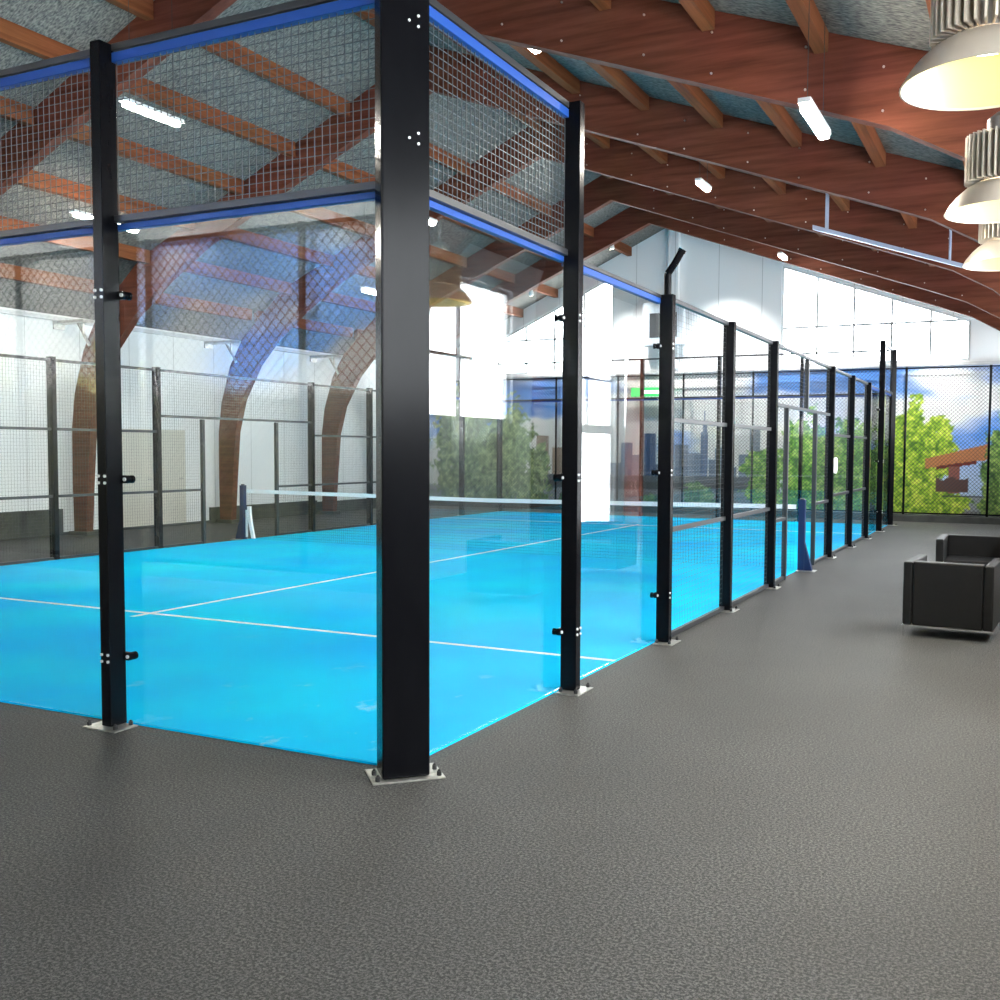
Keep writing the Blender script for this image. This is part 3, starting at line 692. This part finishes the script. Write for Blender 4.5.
# ------------------------------------------------------------------ strip lights under the roof
def strip(x, y, z, L, label, top=True):
    o = empty('strip_light', (x, y, z)); tag(o, label, 'strip light', 'white strip lights under the roof')
    MB().box(-.05, .05, -L / 2 - .04, L / 2 + .04, .02, .06).build('housing', M['wframe'], o)
    b = MB().box(-.045, .045, -L / 2, L / 2, -.03, .02).build('tube', M['tube'], o, bevel=.02)
    zz = deck(x) - z
    for sy in (-1, 1): MB().bar((0, sy * L * .4, .06), (0, sy * L * .4, zz), .003, 6).build('hanger', M['cord'], o)
for x, y, z, L, s in ((1.20, 4.42, 4.42, .85, 'long bright strip light right of centre near the pendant lamps'), (-1.86, 11.4, 5.84, .5, 'bright lamp beside the lit stretch of the fourth beam'), (-2.25, 6.0, 6.18, .4, 'small bright lamp by the lower edge of the nearest beam'),
                      (-2.13, 18.35, 5.95, .5, 'bright lamp at the upper left corner of the right gable window'), (-9.64, 6.5, 5.04, .8, 'long bright strip light seen through the upper mesh at the left edge'), (-10.2, 7.5, 5.17, .5, 'bright lamp just right of the left glass post'),
                      (-7.89, 11.0, 4.51, .5, 'bright lamp left of the corner post'), (-5.25, 8.6, 5.05, .45, 'bright lamp right of the corner post'), (-6.3, 4.4, 5.5, .8, 'bright strip light high behind the upper mesh at the top left')):
    strip(x, y, z, L, s)
# added spotlights, out of view, that brighten the rear mural
for k, (x, lb) in enumerate(((-10.2, 'leftmost'), (-8.1, 'second from the left'), (-6.0, 'third from the left'), (-3.9, 'rightmost'))):
    o = empty('added_spotlight', (x, -2.9, 4.7)); tag(o, 'added white spotlight brightening the rear mural, ' + lb + ' of four', 'spotlight', 'added spotlights over the rear mural')
    d = Vector((0, -.8, -.6))
    MB().bar(-d * .12, d * .1, .05, 16, .07).build('lamp_head', M['wframe'], o)
    MB().bar((0, 0, .0), (0, 0, deck(x) - 4.7), .012, 8).build('stem', M['wframe'], o)
    MB().bar(d * .1, d * .103, .06, 16).build('lens', M['lamp'], o)
    l = bpy.data.lights.new('mural_fill_beam', 'SPOT'); l.energy = 1500; l.spot_size = 1.6; l.spot_blend = .6; l.shadow_soft_size = .05; l.color = (1, .96, .9)
    q = bpy.data.objects.new('mural_fill_beam', l); COL.objects.link(q); q.location = Vector((x, -2.9, 4.7)) + d * .13
    q.rotation_euler = Vector((0, -.78, -.62)).to_track_quat('-Z', 'Y').to_euler()
# extra spotlights added behind the last timber frame to brighten the far mural
for x, lb in ((-11.6, 'nearest the left wall'), (-9.2, 'second from the left wall'), (-6.9, 'left of the ridge'), (-4.3, 'right of the ridge'), (-1.9, 'above the right gable window middle'), (.6, 'nearest the lounge wall')):
    zl = deck(x) - .36
    o = empty('added_spotlight', (x, 20.15, zl)); tag(o, 'added white spotlight behind the last roof frame, ' + lb, 'spotlight', 'added spotlights over the far mural')
    d = Vector((0, (FW - 20.15), 1.7 - zl)).normalized()
    MB().bar(-d * .1, d * .09, .05, 16, .07).build('lamp_head', M['wframe'], o)
    MB().bar((0, 0, 0), (0, 0, .36), .012, 8).build('stem', M['wframe'], o)
    MB().bar(d * .09, d * .094, .06, 16).build('lens', M['lamp'], o)
    l = bpy.data.lights.new('mural_fill_beam', 'SPOT'); l.energy = 400 * max(.5, ((zl - 2) / 4) ** 2); l.spot_size = 1.35; l.spot_blend = 1; l.shadow_soft_size = .06; l.color = (1, .97, .93)
    q = bpy.data.objects.new('mural_fill_beam', l); COL.objects.link(q); q.location = Vector((x, 20.15, zl)) + d * .12
    q.rotation_euler = d.to_track_quat('-Z', 'Y').to_euler()
# pale steel strut under the roof on the right
o = empty('cable_strut', (0, 12.6, 0)); tag(o, 'pale blue steel strut hanging under the right roof slope', 'strut')
MB().prism([(-.38, 5.27), (1.95, 4.47), (1.95, 4.53), (-.38, 5.34)], 1, -.035, .035).build('strut', M['pipe'], o)
MB().bar((-.16, 0, 5.22), (-.16, 0, deck(-.16)), .03, 8).build('hanger', M['pipe'], o)
MB().bar((1.7, 0, 4.58), (1.7, 0, deck(1.7)), .02, 8).build('hanger', M['pipe'], o)

# ------------------------------------------------------------------ light
w = bpy.data.worlds.new('World'); S.world = w; w.use_nodes = True
bg = w.node_tree.nodes['Background']; bg.inputs['Color'].default_value = (.93, .97, 1.0, 1); bg.inputs['Strength'].default_value = 9.0
def portal(loc, rot, sx, sy):
    l = bpy.data.lights.new('window_portal', 'AREA'); l.shape = 'RECTANGLE'; l.size = sx; l.size_y = sy; l.cycles.is_portal = True
    o = bpy.data.objects.new('window_portal', l); COL.objects.link(o); o.location = loc; o.rotation_euler = rot
for y0, y1, z0 in RWIN: portal((RW + .19, (y0 + y1) / 2, (z0 + WZ1) / 2), (0, PI / 2, 0), WZ1 - z0, y1 - y0)
portal((RW + .19, sum(DY) / 2, WZ0 / 2), (0, PI / 2, 0), WZ0, DY[1] - DY[0])
for x0, x1 in (GL, GR): portal(((x0 + x1) / 2, FW + .2, 5.1), (-PI / 2, 0, 0), x1 - x0, 2.9)
for k in range(3):
    l = bpy.data.lights.new('pendant_glow', 'SPOT'); l.energy = 60; l.spot_size = 2.2; l.spot_blend = .5; l.color = (1, .92, .76); l.shadow_soft_size = .12
    o = bpy.data.objects.new('pendant_glow', l); COL.objects.link(o); o.location = (LX, (.32, 2.82, 4.8)[k], LZ + .12)

# ------------------------------------------------------------------ camera
P = [2.8984, -4.3819, 1.6642, -.4515, -.0556, .0056, 1015.67, 36.55, 7.06]
yaw, pit, rol = P[3:6]
fw = Vector((math.sin(yaw) * math.cos(pit), math.cos(yaw) * math.cos(pit), math.sin(pit)))
r = Vector((math.cos(yaw), -math.sin(yaw), 0)); u = r.cross(fw)
r2 = r * math.cos(rol) + u * math.sin(rol); u2 = u * math.cos(rol) - r * math.sin(rol)
cd = bpy.data.cameras.new('camera'); cam = bpy.data.objects.new('camera', cd); COL.objects.link(cam)
cam.matrix_world = Matrix(((r2.x, u2.x, -fw.x, P[0]), (r2.y, u2.y, -fw.y, P[1]), (r2.z, u2.z, -fw.z, P[2]), (0, 0, 0, 1)))
cd.sensor_width = 36; cd.lens = 36 * P[6] / 1000; cd.shift_x = -P[7] / 1000; cd.shift_y = P[8] / 1000
cd.clip_start = .05; cd.clip_end = 200
S.camera = cam
S.view_settings.view_transform = 'Standard'; S.view_settings.look = 'None'
S.view_settings.exposure = 1.5; S.view_settings.gamma = 1; S.view_settings.use_curve_mapping = False
S.cycles.transparent_max_bounces = 32; S.cycles.max_bounces = 10; S.cycles.diffuse_bounces = 6; S.cycles.glossy_bounces = 5
S.cycles.use_denoising = True
S.cycles.caustics_reflective = False; S.cycles.caustics_refractive = False
